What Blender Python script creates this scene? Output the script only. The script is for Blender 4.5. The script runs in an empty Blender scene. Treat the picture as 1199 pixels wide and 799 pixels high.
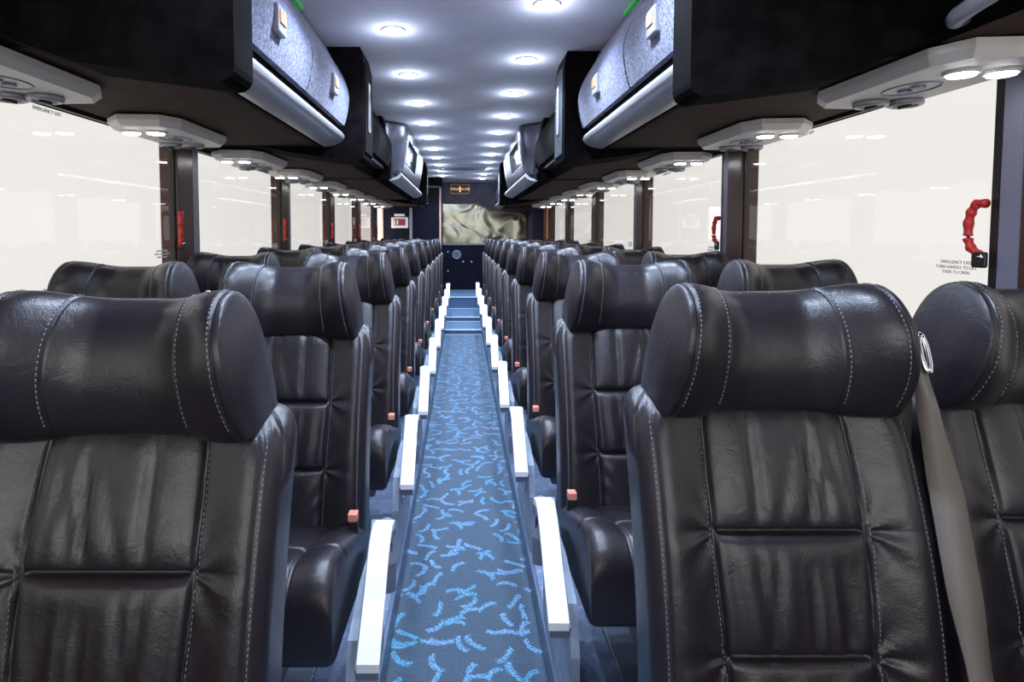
import bpy, bmesh, math, random
from mathutils import Vector, Matrix

# ------------------------------------------------------------------ scene, camera, light
SC = bpy.context.scene
COL = SC.collection
random.seed(7)
PI = math.pi
R = math.radians

SC.view_settings.view_transform = 'Standard'
try: SC.view_settings.look = 'None'
except Exception: pass
SC.view_settings.gamma = 1.0
SC.view_settings.exposure = 0.0
SC.view_settings.use_curve_mapping = False

CAMZ = 1.22
F_PX = 690.0
cam_d = bpy.data.cameras.new('camera')
cam = bpy.data.objects.new('camera', cam_d)
COL.objects.link(cam)
cam.location = (-0.0125, 0, CAMZ)
cam.rotation_euler = (R(90 - 3), 0, 0)
cam_d.sensor_width = 36
cam_d.lens = F_PX / 1199 * 36
cam_d.shift_x = 58.5 / 1199
cam_d.shift_y = -91.0 / 1199
cam_d.clip_start = 0.02
SC.camera = cam

WORLD = 4.4
TINT = 0.208           # transmission of the tinted coach glass
w = bpy.data.worlds.new('overcast'); SC.world = w
w.use_nodes = True
bg = w.node_tree.nodes['Background']
bg.inputs[0].default_value = (1.0, 0.975, 0.94, 1)
bg.inputs[1].default_value = WORLD

SEAT_PITCH = 0.805
ZP = 0.08             # height of the seat platform over the aisle
HC = 2.02             # ceiling height
WX = 1.225            # window plane
Y0, Y1 = -1.7, 9.5    # ends of the saloon
PANE_TOP, SILL = CAMZ + 0.385, 0.80

# ------------------------------------------------------------------ tagging
def tag(o, label=None, cat=None, group=None, kind=None):
    if label: o['label'] = label
    if cat: o['category'] = cat
    if group: o['group'] = group
    if kind: o['kind'] = kind
    return o

def empty(name, loc, label, cat, group=None, rz=0):
    o = bpy.data.objects.new(name, None)
    o.empty_display_size = 0.1
    COL.objects.link(o); o.location = loc; o.rotation_euler = (0, 0, rz)
    return tag(o, label, cat, group)

def copy_tree(o, parent=None):
    c = o.copy(); COL.objects.link(c)
    if parent is not None: c.parent = parent
    for ch in list(o.children): copy_tree(ch, c)
    return c

# ------------------------------------------------------------------ materials
def mat(name):
    m = bpy.data.materials.new(name); m.use_nodes = True
    nt = m.node_tree
    return m, nt, nt.nodes['Principled BSDF']

def N(nt, t, **kw):
    n = nt.nodes.new(t)
    for k, v in kw.items(): setattr(n, k, v)
    return n

def simple(name, col, rough=0.5, metal=0.0, bump=None, coat=0.0, sheen=0.0, var=None, spec=None):
    m, nt, p = mat(name)
    p.inputs['Base Color'].default_value = (*col, 1)
    p.inputs['Roughness'].default_value = rough
    p.inputs['Metallic'].default_value = metal
    if spec is not None: p.inputs['Specular IOR Level'].default_value = spec
    if coat: p.inputs['Coat Weight'].default_value = coat; p.inputs['Coat Roughness'].default_value = 0.25
    if sheen: p.inputs['Sheen Weight'].default_value = sheen; p.inputs['Sheen Roughness'].default_value = 0.4
    tc = N(nt, 'ShaderNodeTexCoord')
    if var:
        no = N(nt, 'ShaderNodeTexNoise'); no.inputs['Scale'].default_value = var[0]; no.inputs['Detail'].default_value = 6
        nt.links.new(tc.outputs['Object'], no.inputs['Vector'])
        mx = N(nt, 'ShaderNodeMix', data_type='RGBA')
        mx.inputs[6].default_value = (*col, 1); mx.inputs[7].default_value = (*var[1], 1)
        cr = N(nt, 'ShaderNodeMapRange'); cr.inputs[1].default_value = .4; cr.inputs[2].default_value = .65
        nt.links.new(no.outputs['Fac'], cr.inputs[0]); nt.links.new(cr.outputs[0], mx.inputs[0])
        nt.links.new(mx.outputs[2], p.inputs['Base Color'])
    if bump:
        no = N(nt, 'ShaderNodeTexNoise'); no.inputs['Scale'].default_value = bump[0]; no.inputs['Detail'].default_value = 4
        nt.links.new(tc.outputs['Object'], no.inputs['Vector'])
        b = N(nt, 'ShaderNodeBump'); b.inputs['Strength'].default_value = bump[1]; b.inputs['Distance'].default_value = bump[2]
        nt.links.new(no.outputs['Fac'], b.inputs['Height']); nt.links.new(b.outputs[0], p.inputs['Normal'])
    return m

def emis(name, col, s):
    m, nt, p = mat(name)
    p.inputs['Base Color'].default_value = (*col, 1)
    p.inputs['Emission Color'].default_value = (*col, 1)
    p.inputs['Emission Strength'].default_value = s
    return m

def leather(name, col):
    m, nt, p = mat(name)
    p.inputs['Specular IOR Level'].default_value = 0.62
    tc = N(nt, 'ShaderNodeTexCoord')
    n1 = N(nt, 'ShaderNodeTexNoise'); n1.inputs['Scale'].default_value = 9; n1.inputs['Detail'].default_value = 5
    nt.links.new(tc.outputs['Object'], n1.inputs['Vector'])
    mx = N(nt, 'ShaderNodeMix', data_type='RGBA')
    mx.inputs[6].default_value = (*col, 1); mx.inputs[7].default_value = (col[0] * 1.5, col[1] * 1.35, col[2] * 1.2, 1)
    nt.links.new(n1.outputs['Fac'], mx.inputs[0]); nt.links.new(mx.outputs[2], p.inputs['Base Color'])
    mr = N(nt, 'ShaderNodeMapRange'); mr.inputs[3].default_value = .28; mr.inputs[4].default_value = .44
    nt.links.new(n1.outputs['Fac'], mr.inputs[0]); nt.links.new(mr.outputs[0], p.inputs['Roughness'])
    v = N(nt, 'ShaderNodeTexVoronoi'); v.inputs['Scale'].default_value = 420
    nt.links.new(tc.outputs['Object'], v.inputs['Vector'])
    n2 = N(nt, 'ShaderNodeTexNoise'); n2.inputs['Scale'].default_value = 38; n2.inputs['Detail'].default_value = 6; n2.inputs['Roughness'].default_value = .65
    n2.inputs['Distortion'].default_value = .8
    nt.links.new(tc.outputs['Object'], n2.inputs['Vector'])
    ad = N(nt, 'ShaderNodeMath', operation='MULTIPLY_ADD'); ad.inputs[1].default_value = .12
    nt.links.new(v.outputs['Distance'], ad.inputs[0]); nt.links.new(n2.outputs['Fac'], ad.inputs[2])
    b = N(nt, 'ShaderNodeBump'); b.inputs['Strength'].default_value = .35; b.inputs['Distance'].default_value = .0035
    nt.links.new(ad.outputs[0], b.inputs['Height']); nt.links.new(b.outputs[0], p.inputs['Normal'])
    return m

def speckle(name, c0, c1, scale):
    m, nt, p = mat(name)
    tc = N(nt, 'ShaderNodeTexCoord')
    no = N(nt, 'ShaderNodeTexNoise'); no.inputs['Scale'].default_value = scale; no.inputs['Detail'].default_value = 3
    no.inputs['Roughness'].default_value = .8; no.inputs['Distortion'].default_value = 1.2
    nt.links.new(tc.outputs['Object'], no.inputs['Vector'])
    cr = N(nt, 'ShaderNodeValToRGB')
    cr.color_ramp.elements[0].position = .47; cr.color_ramp.elements[0].color = (*c0, 1)
    cr.color_ramp.elements[1].position = .57; cr.color_ramp.elements[1].color = (*c1, 1)
    nt.links.new(no.outputs['Fac'], cr.inputs[0]); nt.links.new(cr.outputs[0], p.inputs['Base Color'])
    p.inputs['Roughness'].default_value = .9; p.inputs['Sheen Weight'].default_value = .3
    b = N(nt, 'ShaderNodeBump'); b.inputs['Strength'].default_value = .6; b.inputs['Distance'].default_value = .004
    nt.links.new(no.outputs['Fac'], b.inputs['Height']); nt.links.new(b.outputs[0], p.inputs['Normal'])
    return m

def squiggle_carpet(name, base, base2, line, line2, scale, strength=1.0):
    """short curved strokes, one per jittered cell, each turned its own way"""
    m, nt, p = mat(name)
    L = nt.links.new
    tc = N(nt, 'ShaderNodeTexCoord')
    def M(op, a, b=None, c=None):
        n = N(nt, 'ShaderNodeMath', operation=op)
        for i, x in enumerate((a, b, c)):
            if x is None: continue
            if isinstance(x, (int, float)): n.inputs[i].default_value = x
            else: L(x, n.inputs[i])
        return n.outputs[0]
    def layer(off, sc):
        mp = N(nt, 'ShaderNodeMapping'); mp.inputs['Location'].default_value = (off, off * .7, 0)
        mp.inputs['Scale'].default_value = (sc, sc, sc)
        L(tc.outputs['Object'], mp.inputs['Vector'])
        wn = N(nt, 'ShaderNodeTexNoise'); wn.inputs['Scale'].default_value = 3.0
        L(mp.outputs[0], wn.inputs['Vector'])
        vo = N(nt, 'ShaderNodeTexVoronoi', voronoi_dimensions='2D'); vo.inputs['Scale'].default_value = 1; vo.inputs['Randomness'].default_value = .75
        L(mp.outputs[0], vo.inputs['Vector'])
        sub = N(nt, 'ShaderNodeVectorMath', operation='SUBTRACT'); L(mp.outputs[0], sub.inputs[0]); L(vo.outputs['Position'], sub.inputs[1])
        sx = N(nt, 'ShaderNodeSeparateXYZ'); L(sub.outputs[0], sx.inputs[0])
        sc_ = N(nt, 'ShaderNodeSeparateColor'); L(vo.outputs['Color'], sc_.inputs[0])
        ang = M('MULTIPLY', sc_.outputs[0], 2 * PI)
        ca, sa = M('COSINE', ang), M('SINE', ang)
        u = M('ADD', M('MULTIPLY', sx.outputs[0], ca), M('MULTIPLY', sx.outputs[1], sa))
        v = M('SUBTRACT', M('MULTIPLY', sx.outputs[1], ca), M('MULTIPLY', sx.outputs[0], sa))
        # S-curve or arc: v = a * sin(k u)
        cv = M('MULTIPLY', M('SINE', M('MULTIPLY', M('ADD', u, M('MULTIPLY', sc_.outputs[1], .5)), 5.0)), .12)
        d = M('ABSOLUTE', M('SUBTRACT', v, cv))
        d = M('ADD', d, M('MULTIPLY', M('SUBTRACT', wn.outputs['Fac'], .5), .05))
        t = M('SUBTRACT', 1.0, M('SMOOTH_MIN', M('DIVIDE', d, .105), 1.0, .1))
        e = M('LESS_THAN', M('ABSOLUTE', u), .34)
        return M('MULTIPLY', M('MAXIMUM', t, 0.0), e), sc_.outputs[2]
    a, ca_ = layer(0, scale)
    b, cb_ = layer(3.37, scale * 1.07)
    sp = N(nt, 'ShaderNodeTexNoise'); sp.inputs['Scale'].default_value = 190; sp.inputs['Detail'].default_value = 2
    L(tc.outputs['Object'], sp.inputs['Vector'])
    mask = M('MAXIMUM', a, b)
    pile = M('MULTIPLY', M('SUBTRACT', sp.outputs['Fac'], .46), 14.0)
    mask = M('MULTIPLY', mask, pile)
    clampn = N(nt, 'ShaderNodeClamp'); L(M('MULTIPLY', mask, 1.8 * strength), clampn.inputs[0])
    big = N(nt, 'ShaderNodeTexNoise'); big.inputs['Scale'].default_value = 90; big.inputs['Detail'].default_value = 3
    L(tc.outputs['Object'], big.inputs['Vector'])
    m0 = N(nt, 'ShaderNodeMix', data_type='RGBA'); m0.inputs[6].default_value = (*base, 1); m0.inputs[7].default_value = (*base2, 1)
    L(big.outputs['Fac'], m0.inputs[0])
    m1 = N(nt, 'ShaderNodeMix', data_type='RGBA'); m1.inputs[6].default_value = (*line, 1); m1.inputs[7].default_value = (*line2, 1)
    L(ca_, m1.inputs[0])
    m2 = N(nt, 'ShaderNodeMix', data_type='RGBA')
    L(clampn.outputs[0], m2.inputs[0]); L(m0.outputs[2], m2.inputs[6]); L(m1.outputs[2], m2.inputs[7])
    L(m2.outputs[2], p.inputs['Base Color'])
    p.inputs['Roughness'].default_value = .85
    p.inputs['Sheen Weight'].default_value = .8; p.inputs['Sheen Tint'].default_value = (.55, .75, 1, 1)
    bp = N(nt, 'ShaderNodeBump'); bp.inputs['Strength'].default_value = .5; bp.inputs['Distance'].default_value = .003
    L(sp.outputs['Fac'], bp.inputs['Height']); L(bp.outputs[0], p.inputs['Normal'])
    return m

def glass_mat():
    m = bpy.data.materials.new('tinted_glass'); m.use_nodes = True
    nt = m.node_tree; nt.nodes.clear()
    out = N(nt, 'ShaderNodeOutputMaterial')
    tr = N(nt, 'ShaderNodeBsdfTransparent'); tr.inputs[0].default_value = (TINT ** .5, (TINT * .99) ** .5, (TINT * .985) ** .5, 1)
    gl = N(nt, 'ShaderNodeBsdfGlossy'); gl.inputs['Roughness'].default_value = .02
    fr = N(nt, 'ShaderNodeFresnel'); fr.inputs[0].default_value = 1.45
    mx = N(nt, 'ShaderNodeMixShader')
    ge = N(nt, 'ShaderNodeNewGeometry')
    inv = N(nt, 'ShaderNodeMath', operation='SUBTRACT'); inv.inputs[0].default_value = 1; nt.links.new(ge.outputs['Backfacing'], inv.inputs[1])
    mu = N(nt, 'ShaderNodeMath', operation='MULTIPLY'); nt.links.new(fr.outputs[0], mu.inputs[0]); nt.links.new(inv.outputs[0], mu.inputs[1])
    nt.links.new(mu.outputs[0], mx.inputs[0]); nt.links.new(tr.outputs[0], mx.inputs[1]); nt.links.new(gl.outputs[0], mx.inputs[2])
    nt.links.new(mx.outputs[0], out.inputs[0])
    return m

def warped_mirror():
    m, nt, p = mat('warped_mirror')
    p.inputs['Metallic'].default_value = .95
    p.inputs['Roughness'].default_value = .16
    p.inputs['Base Color'].default_value = (.22, .22, .18, 1)
    tc = N(nt, 'ShaderNodeTexCoord')
    no = N(nt, 'ShaderNodeTexNoise'); no.inputs['Scale'].default_value = 2.6; no.inputs['Detail'].default_value = 1.0; no.inputs['Distortion'].default_value = 1.0
    nt.links.new(tc.outputs['Object'], no.inputs['Vector'])
    b = N(nt, 'ShaderNodeBump'); b.inputs['Strength'].default_value = 1; b.inputs['Distance'].default_value = .018
    nt.links.new(no.outputs['Fac'], b.inputs['Height']); nt.links.new(b.outputs[0], p.inputs['Normal'])
    return m

LEA = leather('navy_leather', (.0145, .0120, .0175))
SEAM = simple('seam_thread', (.20, .20, .22), .7)
CHROME = simple('chrome', (.75, .75, .78), .15, 1.0)
WHITE = simple('white_armrest', (.85, .87, .92), .35, bump=(60, .05, .002))
ARMG = simple('grey_armrest_plastic', (.17, .20, .27), .45)
PANELG = simple('seat_side_panel', (.22, .27, .36), .6, var=(14, (.32, .38, .48)), bump=(90, .2, .002))
RED = simple('red_plastic', (.62, .03, .03), .4)
BUCKLE = simple('buckle_button', (.80, .27, .20), .4)
BLACK = simple('black_plastic', (.012, .012, .014), .4)
STRAP = simple('webbing', (.17, .15, .135), .55, bump=(300, .4, .001))
STRAPD = simple('dark_webbing', (.03, .028, .03), .6)
VELVET = simple('black_velour', (.0022, .0018, .0022), .95, var=(16, (.006, .0045, .005)), sheen=0, spec=.06)
NAVYVEL = simple('navy_velour_edge', (.006, .009, .016), .85, var=(22, (.018, .026, .042)), sheen=.05, spec=.2)
BROWNF = simple('brown_underside', (.030, .014, .009), .8, var=(25, (.045, .024, .016)), spec=.2)
SPECK = speckle('blue_speckled_fabric', (.003, .004, .026), (.19, .205, .38), 120)
SILVER = simple('silver_rail', (.60, .62, .68), .32, .55)
SILVERD = simple('silver_monitor_housing', (.10, .10, .125), .30, .8)
CEIL = simple('ceiling_fabric', (.80, .76, .80), .9, var=(7, (.74, .71, .77)), bump=(120, .3, .002))
PSU = simple('service_unit_plastic', (.60, .57, .55), .45)
PSUD = simple('vent_recess', (.05, .035, .03), .5)
LED = emis('led_lens', (1, 1, 1), 30)
READ = emis('reading_lamp_lens', (.95, .97, 1), 22)
GREEN = emis('green_led', (.02, .30, .05), .5)
PILLB = simple('pillar_brown', (.065, .024, .015), .35, bump=(8, .1, .01))
PILLG = simple('window_frame_grey', (.25, .25, .34), .45)
WALLM = simple('wall_lining', (.03, .03, .045), .8)
NAVYP = simple('navy_panel', (.002, .0025, .012), .55, bump=(12, .15, .01), spec=.2)
GREYP = simple('grey_purple_panel', (.12, .115, .16), .7, var=(9, (.17, .16, .22)))
POSTG = simple('grey_post', (.22, .22, .24), .4)
CREAM = simple('cream_edge', (.62, .45, .34), .5)
COPPER = simple('copper_trim', (.80, .34, .16), .35, .6)
NOSE = simple('step_nosing', (.85, .9, .95), .35, .2)
TREAD = simple('step_carpet', (.07, .13, .24), .85, var=(60, (.11, .19, .32)))
PAPER = simple('sign_paper', (.75, .72, .72), .6)
INK = simple('sign_red', (.25, .03, .05), .6)
SKIN = simple('sign_cream', (.75, .6, .48), .6)
GRID = simple('notice_print', (.62, .60, .58), .7)
AMBER = emis('amber_lettering', (1.0, .55, .22), 1.1)
AMBERF = simple('amber_frame', (.75, .42, .16), .5)
CARPET = squiggle_carpet('aisle_carpet', (.008, .022, .040), (.050, .085, .130), (.07, .36, .60), (.20, .38, .72), 9.0, 1.15)
CARPETP = squiggle_carpet('platform_carpet', (.11, .15, .24), (.18, .23, .35), (.24, .30, .46), (.32, .36, .55), 10, .7)
STRIP = simple('aisle_edge_strip', (.10, .14, .22), .35)
DARKSQ = simple('carpet_shadow_patch', (.02, .03, .05), .8)  # shadow patches along the aisle edges as a dark colour; not applied anywhere
GLASS = glass_mat()
MIRROR = warped_mirror()

# ------------------------------------------------------------------ mesh helpers
def link(name, bm, m, parent=None, smooth=False, mats=None):
    bmesh.ops.recalc_face_normals(bm, faces=bm.faces)
    me = bpy.data.meshes.new(name); bm.to_mesh(me); bm.free()
    if mats:
        for x in mats: me.materials.append(x)
    else: me.materials.append(m)
    if smooth:
        for p in me.polygons: p.use_smooth = True
    o = bpy.data.objects.new(name, me); COL.objects.link(o)
    if parent is not None: o.parent = parent
    return o

def box(bm, x0, x1, y0, y1, z0, z1, bev=0.0, seg=2):
    r = bmesh.ops.create_cube(bm, size=1)
    vs = r['verts']
    bmesh.ops.scale(bm, vec=(abs(x1 - x0), abs(y1 - y0), abs(z1 - z0)), verts=vs)
    bmesh.ops.translate(bm, vec=((x0 + x1) / 2, (y0 + y1) / 2, (z0 + z1) / 2), verts=vs)
    if bev:
        es = list({e for v in vs for e in v.link_edges})
        bmesh.ops.bevel(bm, geom=es, offset=bev, segments=seg, affect='EDGES', profile=.5)

def boxo(name, dims, m, parent=None, bev=0.0, seg=2):
    bm = bmesh.new(); box(bm, *dims, bev=bev, seg=seg)
    return link(name, bm, m, parent)

def struct(name, dims, m, bev=0.0, parent=None):
    o = boxo(name, dims, m, parent, bev)
    if parent is None: o['kind'] = 'structure'
    return o

def cyl(bm, p0, p1, r, n=20, r2=None):
    p0, p1 = Vector(p0), Vector(p1); d = p1 - p0
    mtx = Matrix.Translation((p0 + p1) / 2) @ d.to_track_quat('Z', 'Y').to_matrix().to_4x4()
    bmesh.ops.create_cone(bm, cap_ends=True, segments=n, radius1=r, radius2=r if r2 is None else r2, depth=d.length, matrix=mtx)

def tube(bm, pts, r, n=12, closed=False, flat=1.0):
    pts = [Vector(p) for p in pts]; rings = []
    K = len(pts)
    up = Vector((0, 0, 1))
    for i, p in enumerate(pts):
        a = pts[(i - 1) % K] if (closed or i > 0) else p
        b = pts[(i + 1) % K] if (closed or i < K - 1) else p
        t = (b - a).normalized()
        s = t.cross(up)
        if s.length < 1e-4: s = t.cross(Vector((0, 1, 0)))
        s.normalize(); q = s.cross(t).normalized()
        rr = r(i / (K - 1)) if callable(r) else r
        rings.append([bm.verts.new(p + s * math.cos(2 * PI * k / n) * rr + q * math.sin(2 * PI * k / n) * rr * flat) for k in range(n)])
    for i in range(K if closed else K - 1):
        A, B = rings[i], rings[(i + 1) % K]
        for k in range(n): bm.faces.new((A[k], A[(k + 1) % n], B[(k + 1) % n], B[k]))
    if not closed:
        bm.faces.new(rings[0]); bm.faces.new(rings[-1])

def extrude_y(bm, prof, y0, y1, closed=True):
    """closed x-z profile swept along y"""
    A = [bm.verts.new((x, y0, z)) for x, z in prof]; B = [bm.verts.new((x, y1, z)) for x, z in prof]
    n = len(prof)
    for i in range(n if closed else n - 1):
        j = (i + 1) % n
        bm.faces.new((A[i], A[j], B[j], B[i]))
    if closed: bm.faces.new(A); bm.faces.new(B)

def extrude_x(bm, prof, x0, x1):
    A = [bm.verts.new((x0, y, z)) for y, z in prof]; B = [bm.verts.new((x1, y, z)) for y, z in prof]
    n = len(prof)
    for i in range(n):
        j = (i + 1) % n
        bm.faces.new((A[i], A[j], B[j], B[i]))
    bm.faces.new(A); bm.faces.new(B)

def bevel_all(bm, off, seg=2, ang=30):
    es = [e for e in bm.edges if len(e.link_faces) == 2 and e.calc_face_angle(0) > R(ang)]
    bmesh.ops.bevel(bm, geom=es, offset=off, segments=seg, affect='EDGES', profile=.5)

def grid_shell(bm, U, V, front, back):
    """two facing sheets joined round their border"""
    Fv = [[bm.verts.new(front(u, v)) for u in U] for v in V]
    Bv = [[bm.verts.new(back(u, v)) for u in U] for v in V]
    nu, nv = len(U), len(V)
    for j in range(nv - 1):
        for i in range(nu - 1):
            bm.faces.new((Fv[j][i], Fv[j][i + 1], Fv[j + 1][i + 1], Fv[j + 1][i]))
            bm.faces.new((Bv[j][i], Bv[j + 1][i], Bv[j + 1][i + 1], Bv[j][i + 1]))
    for i in range(nu - 1):
        for j in (0, nv - 1):
            bm.faces.new((Fv[j][i], Bv[j][i], Bv[j][i + 1], Fv[j][i + 1]))
    for j in range(nv - 1):
        for i in (0, nu - 1):
            bm.faces.new((Fv[j][i], Fv[j + 1][i], Bv[j + 1][i], Bv[j][i]))

def text_obj(name, s, size, m, loc, rot, parent=None, depth=.0006):
    cu = bpy.data.curves.new(name, 'FONT'); cu.body = s; cu.size = size
    cu.align_x = 'CENTER'; cu.align_y = 'CENTER'; cu.extrude = depth
    t = bpy.data.objects.new('tmp_text', cu); COL.objects.link(t)
    dg = bpy.context.evaluated_depsgraph_get(); dg.update()
    me = bpy.data.meshes.new_from_object(t.evaluated_get(dg))
    bpy.data.objects.remove(t); bpy.data.curves.remove(cu)
    me.materials.clear(); me.materials.append(m)
    o = bpy.data.objects.new(name, me); COL.objects.link(o)
    o.location = loc; o.rotation_euler = rot
    if parent is not None: o.parent = parent
    return o

def sst(a, b, x):
    t = max(0., min(1., (x - a) / (b - a))); return t * t * (3 - 2 * t)

def catmull(P, n):
    out = []; K = len(P)
    for i in range(K):
        p0, p1, p2, p3 = P[i - 1], P[i], P[(i + 1) % K], P[(i + 2) % K]
        for k in range(n):
            t = k / n
            out.append(tuple(.5 * (2 * p1[c] + (p2[c] - p0[c]) * t + (2 * p0[c] - 5 * p1[c] + 4 * p2[c] - p3[c]) * t * t + (3 * p1[c] - p0[c] - 3 * p2[c] + p3[c]) * t ** 3) for c in range(len(p1))))
    return out

# ------------------------------------------------------------------ the shell of the coach
struct('floor', (-.235, .235, Y0, Y1, -.06, 0), CARPET)
for s, nm in ((-1, 'left'), (1, 'right')):
    a, b = (.236, 1.30)
    struct('floor_platform_' + nm, (min(s * a, s * b), max(s * a, s * b), Y0, Y1, -.06, ZP), CARPETP)
    struct('trim_' + ('1' if s < 0 else '2'), (min(s * .222, s * .2355), max(s * .222, s * .2355), Y0, Y1, .0005, ZP + .004), STRIP, .003)
    struct('wall_' + nm, (min(s * WX, s * 1.30), max(s * WX, s * 1.30), Y0, Y1, ZP + .001, SILL), WALLM)
    # lining over the windows up to the roof
    bm = bmesh.new()
    extrude_y(bm, [(s * WX, PANE_TOP), (s * 1.29, PANE_TOP), (s * 1.29, HC - .1), (s * 1.05, HC - .001), (s * 1.02, HC - .001), (s * (WX - .01), HC - .12)], Y0, Y1)
    o = link('trim_' + ('3' if s < 0 else '4'), bm, VELVET); o['kind'] = 'structure'
struct('wall_front', (-1.225, 1.225, Y0, Y0 + .05, .001, 1.02), simple('dash_panel', (.03, .03, .04), .6))
struct('trim_60', (-1.225, 1.225, Y0, Y0 + .05, HC - .10, HC - .001), simple('header_panel', (.3, .3, .33), .6))
struct('ceiling', (-1.30, 1.30, Y0, Y1, HC, HC + .05), CEIL)

# windows: pillars and panes
PIL_L = [1.05, 2.50, 3.95, 5.40, 6.84, 8.26]
PIL_R = [-1.6, -.17, 1.16, 2.60, 4.03, 5.42, 6.86, 8.26]
ti, wi = 5, 1
def pillars(s, ys):
    global ti, wi
    for i, y in enumerate(ys):
        wd = .22 if i < len(ys) - 1 else .16
        nm = 'trim_%d' % ti; ti += 1
        bm = bmesh.new()
        if s < 0:
            box(bm, s * 1.29, s * (WX - .012), y, y + .15, SILL, PANE_TOP + .01, .006)
            box(bm, s * 1.285, s * (WX - .004), y + .15, y + wd, SILL, PANE_TOP + .01, .004)
        else:
            box(bm, s * (WX - .012), s * 1.29, y, y + .14, SILL, PANE_TOP + .01, .006)
            box(bm, s * (WX - .004), s * 1.285, y + .14, y + wd - .02, SILL, PANE_TOP + .01, .004)
        for f in bm.faces:
            if f.calc_center_median().y > y + .145: f.material_index = 1
        o = link(nm, bm, None, mats=[PILLB, PILLG]); o['kind'] = 'structure'
        if i < len(ys) - 1:
            y1 = ys[i + 1]
            xg = s * (WX + .008)
            wo = boxo('window_%d' % wi, (min(xg, xg + s * .006), max(xg, xg + s * .006), y + wd - .02, y1, SILL, PANE_TOP), GLASS)
            wo['kind'] = 'structure'
            bm = bmesh.new()
            fx0, fx1 = sorted((s * (WX - .003), s * (WX + .0075)))
            for (a, b, c, d) in ((y + wd - .02, y + wd + .0, SILL, PANE_TOP), (y1 - .018, y1 - .001, SILL, PANE_TOP), (y + wd, y1 - .018, SILL, SILL + .03), (y + wd, y1 - .018, PANE_TOP - .012, PANE_TOP)):
                box(bm, fx0, fx1, a, b, c, d)
            link('window_gasket', bm, BLACK, wo)
            # printed notices on the glass
            xt = xg - s * .004
            rz = R(90) if s < 0 else R(-90)
            ynote = (y1 - .11) if s < 0 else (y + wd + .10)
            if s < 0 or i > 0:
                for k, ln in enumerate(('EMERGENCY EXIT', 'TURN HANDLE TO LIFT', 'THEN TO OPEN')):
                    text_obj('exit_notice', ln, .0115, GRID, (xt, ynote, CAMZ - .075 - k * .0125), (R(90), 0, rz), wo)
                text_obj('exit_notice', 'EMERGENCY EXIT', .015, GRID, (xt, y1 - .75 if s < 0 else y + 1.0, PANE_TOP - .03), (R(90), 0, rz), wo)
            wi += 1
pillars(-1, PIL_L); pillars(1, PIL_R)
# first left pane nearest the camera
wo = boxo('window_20', (-WX - .014, -WX - .008, -1.6, 1.05, SILL, PANE_TOP), GLASS); wo['kind'] = 'structure'

# ------------------------------------------------------------------ release handles
def pull_handle(s, y, z, label):
    root = empty('emergency_pull_handle', (s * (WX - .02), y, z), label, 'handle', 'red emergency handles beside the windows')
    sx = -s
    bm = bmesh.new()
    if s > 0: pts = [(0, -.004, .062), (sx * .004, .018, .064), (sx * .006, .030, .046), (sx * .008, .035, .02), (sx * .008, .035, -.02), (sx * .006, .028, -.042), (0, .012, -.058)]
    else: pts = [(0, .02, .066), (sx * .006, -.008 * 1, .068), (sx * .012, -.022, .055), (sx * .014, -.026, .02), (sx * .014, -.026, -.02), (sx * .012, -.020, -.052), (0, -.004, -.066)]
    # finger waves
    dense = []
    for i in range(len(pts) - 1):
        for k in range(5):
            t = k / 5; a, b = Vector(pts[i]), Vector(pts[i + 1]); dense.append(a.lerp(b, t))
    dense.append(Vector(pts[-1]))
    tube(bm, dense, lambda t: .0100 + .0014 * math.sin(t * 40), 10)
    link('grip', bm, RED, root, True)
    bm = bmesh.new(); box(bm, min(0, sx * .012), max(0, sx * .012), -.015, .022, -.088, -.05, .005)
    br = link('bracket', bm, BLACK, root)
    bm = bmesh.new(); cyl(bm, (sx * .010, -.008, -.062), (sx * .020, -.012, -.062), .006, 12)
    link('bolt', bm, CHROME, br, True)
    return root
nth = ['nearest', 'second', 'third', 'fourth', 'farthest']
for i, y in enumerate(PIL_L[1:6]):
    pull_handle(-1, y + .0, CAMZ + .015, 'small red emergency handle on the left window pillar, %s of those on the left' % nth[i])
pull_handle(1, 1.375, CAMZ + .005, 'large red emergency handle with finger grooves beside the right foreground window')
pull_handle(1, 2.80, CAMZ + .005, 'red emergency handle edge on at the second right window pillar')

# ------------------------------------------------------------------ seats
HW = .189             # half width of the headrest at its foot
ctr = catmull([(.070, -.002), (.012, -.004), (-.010, .020), (-.020, .075), (-.008, .135), (.022, .178), (.065, .190), (.090, .165), (.100, .10), (.102, .025)], 4)
end = catmull([(.085, -.004), (-.005, -.006), (-.045, .022), (-.078, .085), (-.078, .148), (-.045, .194), (.005, .207), (.055, .180), (.086, .11), (.098, .022)], 4)
S1, S2 = .50, .90
def head_pt(u, k):
    """u in [-1,1] across, k index round the profile"""
    a = abs(u)
    t = sst(.22, .92, a)
    y = ctr[k][0] * (1 - t) + end[k][0] * t
    z = ctr[k][1] * (1 - t) + end[k][1] * t
    cy, cz = .03, .10
    sc = 1.0
    for sm, dp in ((S1, .022), (S2, .030)):
        sc -= dp * math.exp(-((a - sm) / .011) ** 2)
    sc += .025 * math.exp(-((a - .72) / .18) ** 2)
    if a > .955:
        q = (a - .955) / .045
        sc -= .16 * q * q
    y = cy + (y - cy) * sc; z = cz + (z - cz) * sc
    x = u * HW * (1 - .13 * (max(0, min(1, z / .2)) ** 1.3))
    if a > .955: pass
    return Vector((x, y, z))

def head_stations():
    st = set()
    for i in range(25): st.add(round(i / 25, 4))
    for sm in (S1, S2):
        for d in (-.03, -.018, -.011, -.005, 0, .005, .011, .018, .03): st.add(round(sm + d, 4))
    for d in (.955, .965, .975, .985, .993, 1.0): st.add(d)
    st = sorted(st)
    return [-x for x in reversed(st) if x > 0] + st

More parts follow.
